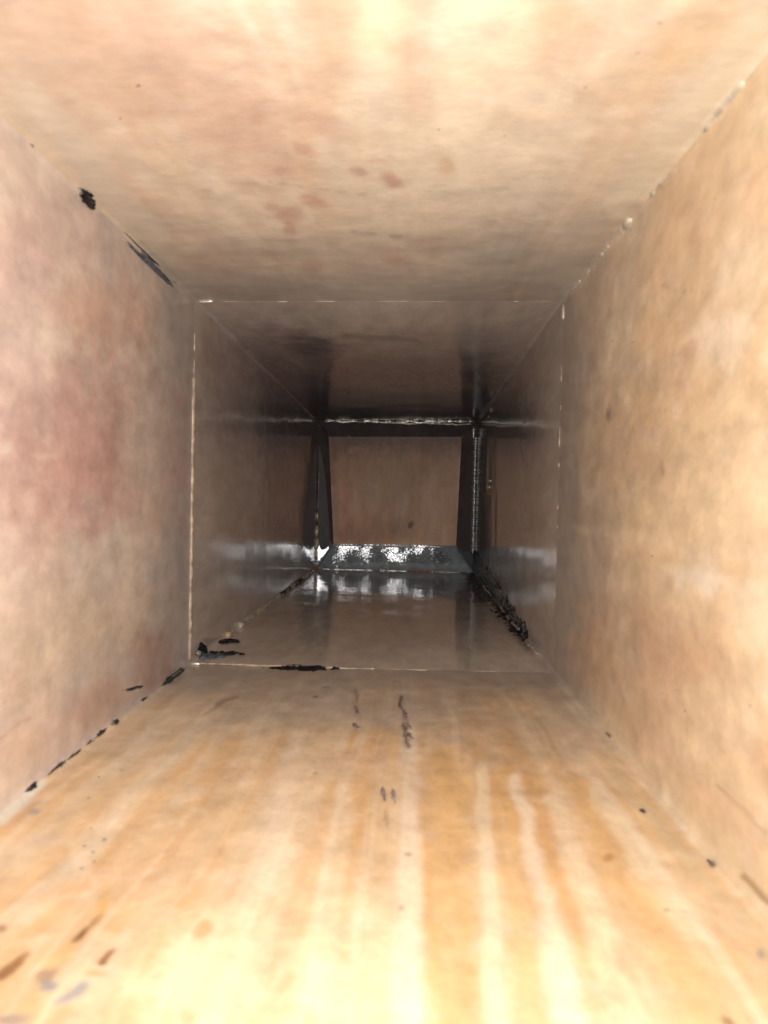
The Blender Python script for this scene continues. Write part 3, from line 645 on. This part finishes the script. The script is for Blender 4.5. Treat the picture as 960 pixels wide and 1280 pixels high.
# heavy tar along the lower right bend
def tar_crust():
    d0, d1 = depth_at('BR', 662), D2 - .002
    NT, NQ = 150, 60
    pts = []; keep = []
    for a in range(NT):
        t = a / (NT - 1); d = d0 + (d1 - d0) * t
        base = edge_pt('BR', d, 0)
        for c in range(NQ):
            q = -1 + 2 * c / (NQ - 1)
            wf, ww = .010 + .022 * t, .014 + .034 * t      # reach over the bottom panel and up the side panel
            if q < 0: s0 = -q * wf; p = base + Vector((-max(s0, .0015), 0, 0)); nn = Z
            else: s0 = q * ww; p = base + Vector((0, 0, max(s0, .0015))); nn = -X
            f = FIL - math.sqrt(max(FIL ** 2 - (FIL - min(max(s0, .0015), FIL)) ** 2, 0))
            pts.append((p + nn * f, nn, q, t))
    Pn = np.array([tuple(x[0]) for x in pts])
    n1 = fbm(Pn * np.array([90, 28, 90]), 4, 61) - .5; n2 = fbm(Pn * np.array([260, 120, 260]), 3, 62) - .5
    q = np.array([x[2] for x in pts]); t = np.array([x[3] for x in pts])
    hh = (1 - q ** 2) * .62 - .30 + n1 * 1.9 + n2 * .9 + .12 * np.sin(np.clip(t, 0, 1) * math.pi) - .5 * (t < .04) + .16 * sst(.45, 1, t)
    z = np.where(hh > 0, .0021 * np.sqrt(np.clip(hh, 0, 1)) + n2 * .0016, -.0006)
    bm = bmesh.new()
    vv = [bm.verts.new(x[0] + x[1] * (zz + .0001)) for x, zz in zip(pts, z)]
    hm = hh.reshape(NT, NQ)
    for a in range(NT - 1):
        for c in range(NQ - 1):
            if hm[a:a + 2, c:c + 2].max() > 0:
                bm.faces.new((vv[a * NQ + c], vv[a * NQ + c + 1], vv[(a + 1) * NQ + c + 1], vv[(a + 1) * NQ + c]))
    for v in [v for v in bm.verts if not v.link_faces]: bm.verts.remove(v)
    mesh_obj('tar_crust', bm, M_soot, duct, True, 'thick black tar crust running along the lower right bend')
tar_crust()
for x0, x1, r in [(606, 612, .0014), (627, 632, .0012), (636, 639, .0014), (642, 650, .0018), (660, 666, .0016), (612, 615, .0018)]:
    bend_bead('BR', x0, x1, r, M_silver, lift=.006, jit=.5, wob=.7)  # silver beads stand in for the glints on the tar
bend_bead('BR', 662, 672, .0014, M_pale, lift=.003)
# tarry upper right rear corner with drops
on('fr', 601, 505, .06, .012, .002, (606, 500), M_dark, name='tar_smear')
for (x, y, l, m) in [(614, 512, .004, M_bright), (611, 521, .0025, M_silver), (612, 601, .003, M_silver), (611, 609, .0045, M_pale), (612, 617, .003, M_rust), (579, 519, .0, None)]:
    if m: on('fr', x, y, l * 3, l, l * .7, (x + 8, y), m, name='droplet', rough=.35)
# dry marks of scale on the near bottom panel
for a in [(505, 890, 508, 898, 1.8), (507, 903, 511, 911, 2.6), (509, 916, 514, 924, 2.4), (444, 882, 447, 892, 1.9), (442, 905, 450, 911, 2.2), (478, 985, 480, 998, 1.6), (491, 988, 493, 1000, 1.6)]:
    span('nb', *a, .0004, M_scale, name='scale_flake')
span('nb', 886, 1075, 891, 1081, 2.4, .0007, M_dark, name='scale_flake'); span('nb', 801, 1012, 806, 1016, 1.4, .0005, M_dark, name='scale_flake')

# small flecks catching the light on the end plate, the strip and the rear joint
bm = bmesh.new(); rf = random.Random(3)
def fleck(key, px, py, wpx, hpx, th=.0012):
    o, c, n = PANEL[key]
    p = hit(key, px, py); s = (p.y) / FPX
    t = X; b = Z if abs(n.z) < .5 else Y
    g = bmesh.ops.create_icosphere(bm, subdivisions=1, radius=1)['verts']
    for v in g:
        q = v.co * rf.uniform(.8, 1.2)
        v.co = p + t * (q.x * wpx * s) + b * (q.z * hpx * s) + Y * (q.y * th)
for i in range(60):
    yy = 590 + 88 * (rf.random() ** .45); fleck('end', rf.uniform(424, 564), yy, rf.uniform(.6, 2.4), rf.uniform(.3, .6))
for i in range(14): fleck('end', rf.uniform(420, 560), rf.uniform(545, 590), rf.uniform(.6, 2.2), .35)
mesh_obj('fleck', bm, M_silver, PANEL['end'][0])['kind'] = 'stuff'
bm = bmesh.new()
for i in range(40): fleck('eb', rf.uniform(424, 562), rf.uniform(685, 707), rf.uniform(.6, 2.2), rf.uniform(.3, .7), .002)
for i in range(14): fleck('eb', rf.uniform(545, 562), rf.uniform(685, 706), rf.uniform(1, 3), rf.uniform(.3, .7), .002)
mesh_obj('fleck', bm, M_bright, PANEL['eb'][0])['kind'] = 'stuff'
bm = bmesh.new()
for i in range(18): fleck('ft', rf.uniform(420, 585), rf.uniform(490, 494) if i < 9 else rf.uniform(495, 520), rf.uniform(1, 6), .35)
for x in (490, 496, 500): fleck('ft', x, rf.uniform(500, 520), 2.5, .6)
mesh_obj('fleck', bm, M_pale, PANEL['ft'][0])['kind'] = 'stuff'

# tiny dark specks of scale scattered over the near sheets
def specks(key, n, xr, yr, seed, mat):
    global bm, rf
    bm = bmesh.new(); rf = random.Random(seed); o, c, nn = PANEL[key]
    k = 0
    while k < n:
        x, y = rf.uniform(*xr), rf.uniform(*yr); p = hit(key, x, y)
        if not (D0 + .02 < p.y < D1 - .01) or not (r1['TL'].x + .006 < p.x < r1['TR'].x + .001) or not (r1['BL'].z - .001 < p.z < r1['TL'].z + .001): k += .2; continue
        k += 1
        a = rf.uniform(0, 6.3); t = Vector((math.cos(a), math.sin(a), .3)); t = (t - nn * t.dot(nn)).normalized(); b = nn.cross(t)
        sz = rf.uniform(.0003, .0007) * (1.7 if rf.random() < .15 else 1)
        for v in bmesh.ops.create_icosphere(bm, subdivisions=1, radius=1)['verts']:
            q = v.co * rf.uniform(.6, 1.3)
            v.co = p + t * (q.x * sz * 1.5) + b * (q.y * sz * .7) + nn * (q.z * .0003)
    mesh_obj('speck', bm, mat, o)['kind'] = 'stuff'
specks('nb', 70, (100, 900), (850, 1270), 41, M_scale); specks('nr', 24, (715, 955), (200, 1050), 42, M_scale)
specks('nl', 20, (5, 230), (250, 950), 43, M_scale); specks('nt', 24, (150, 850), (10, 365), 44, M_scale)
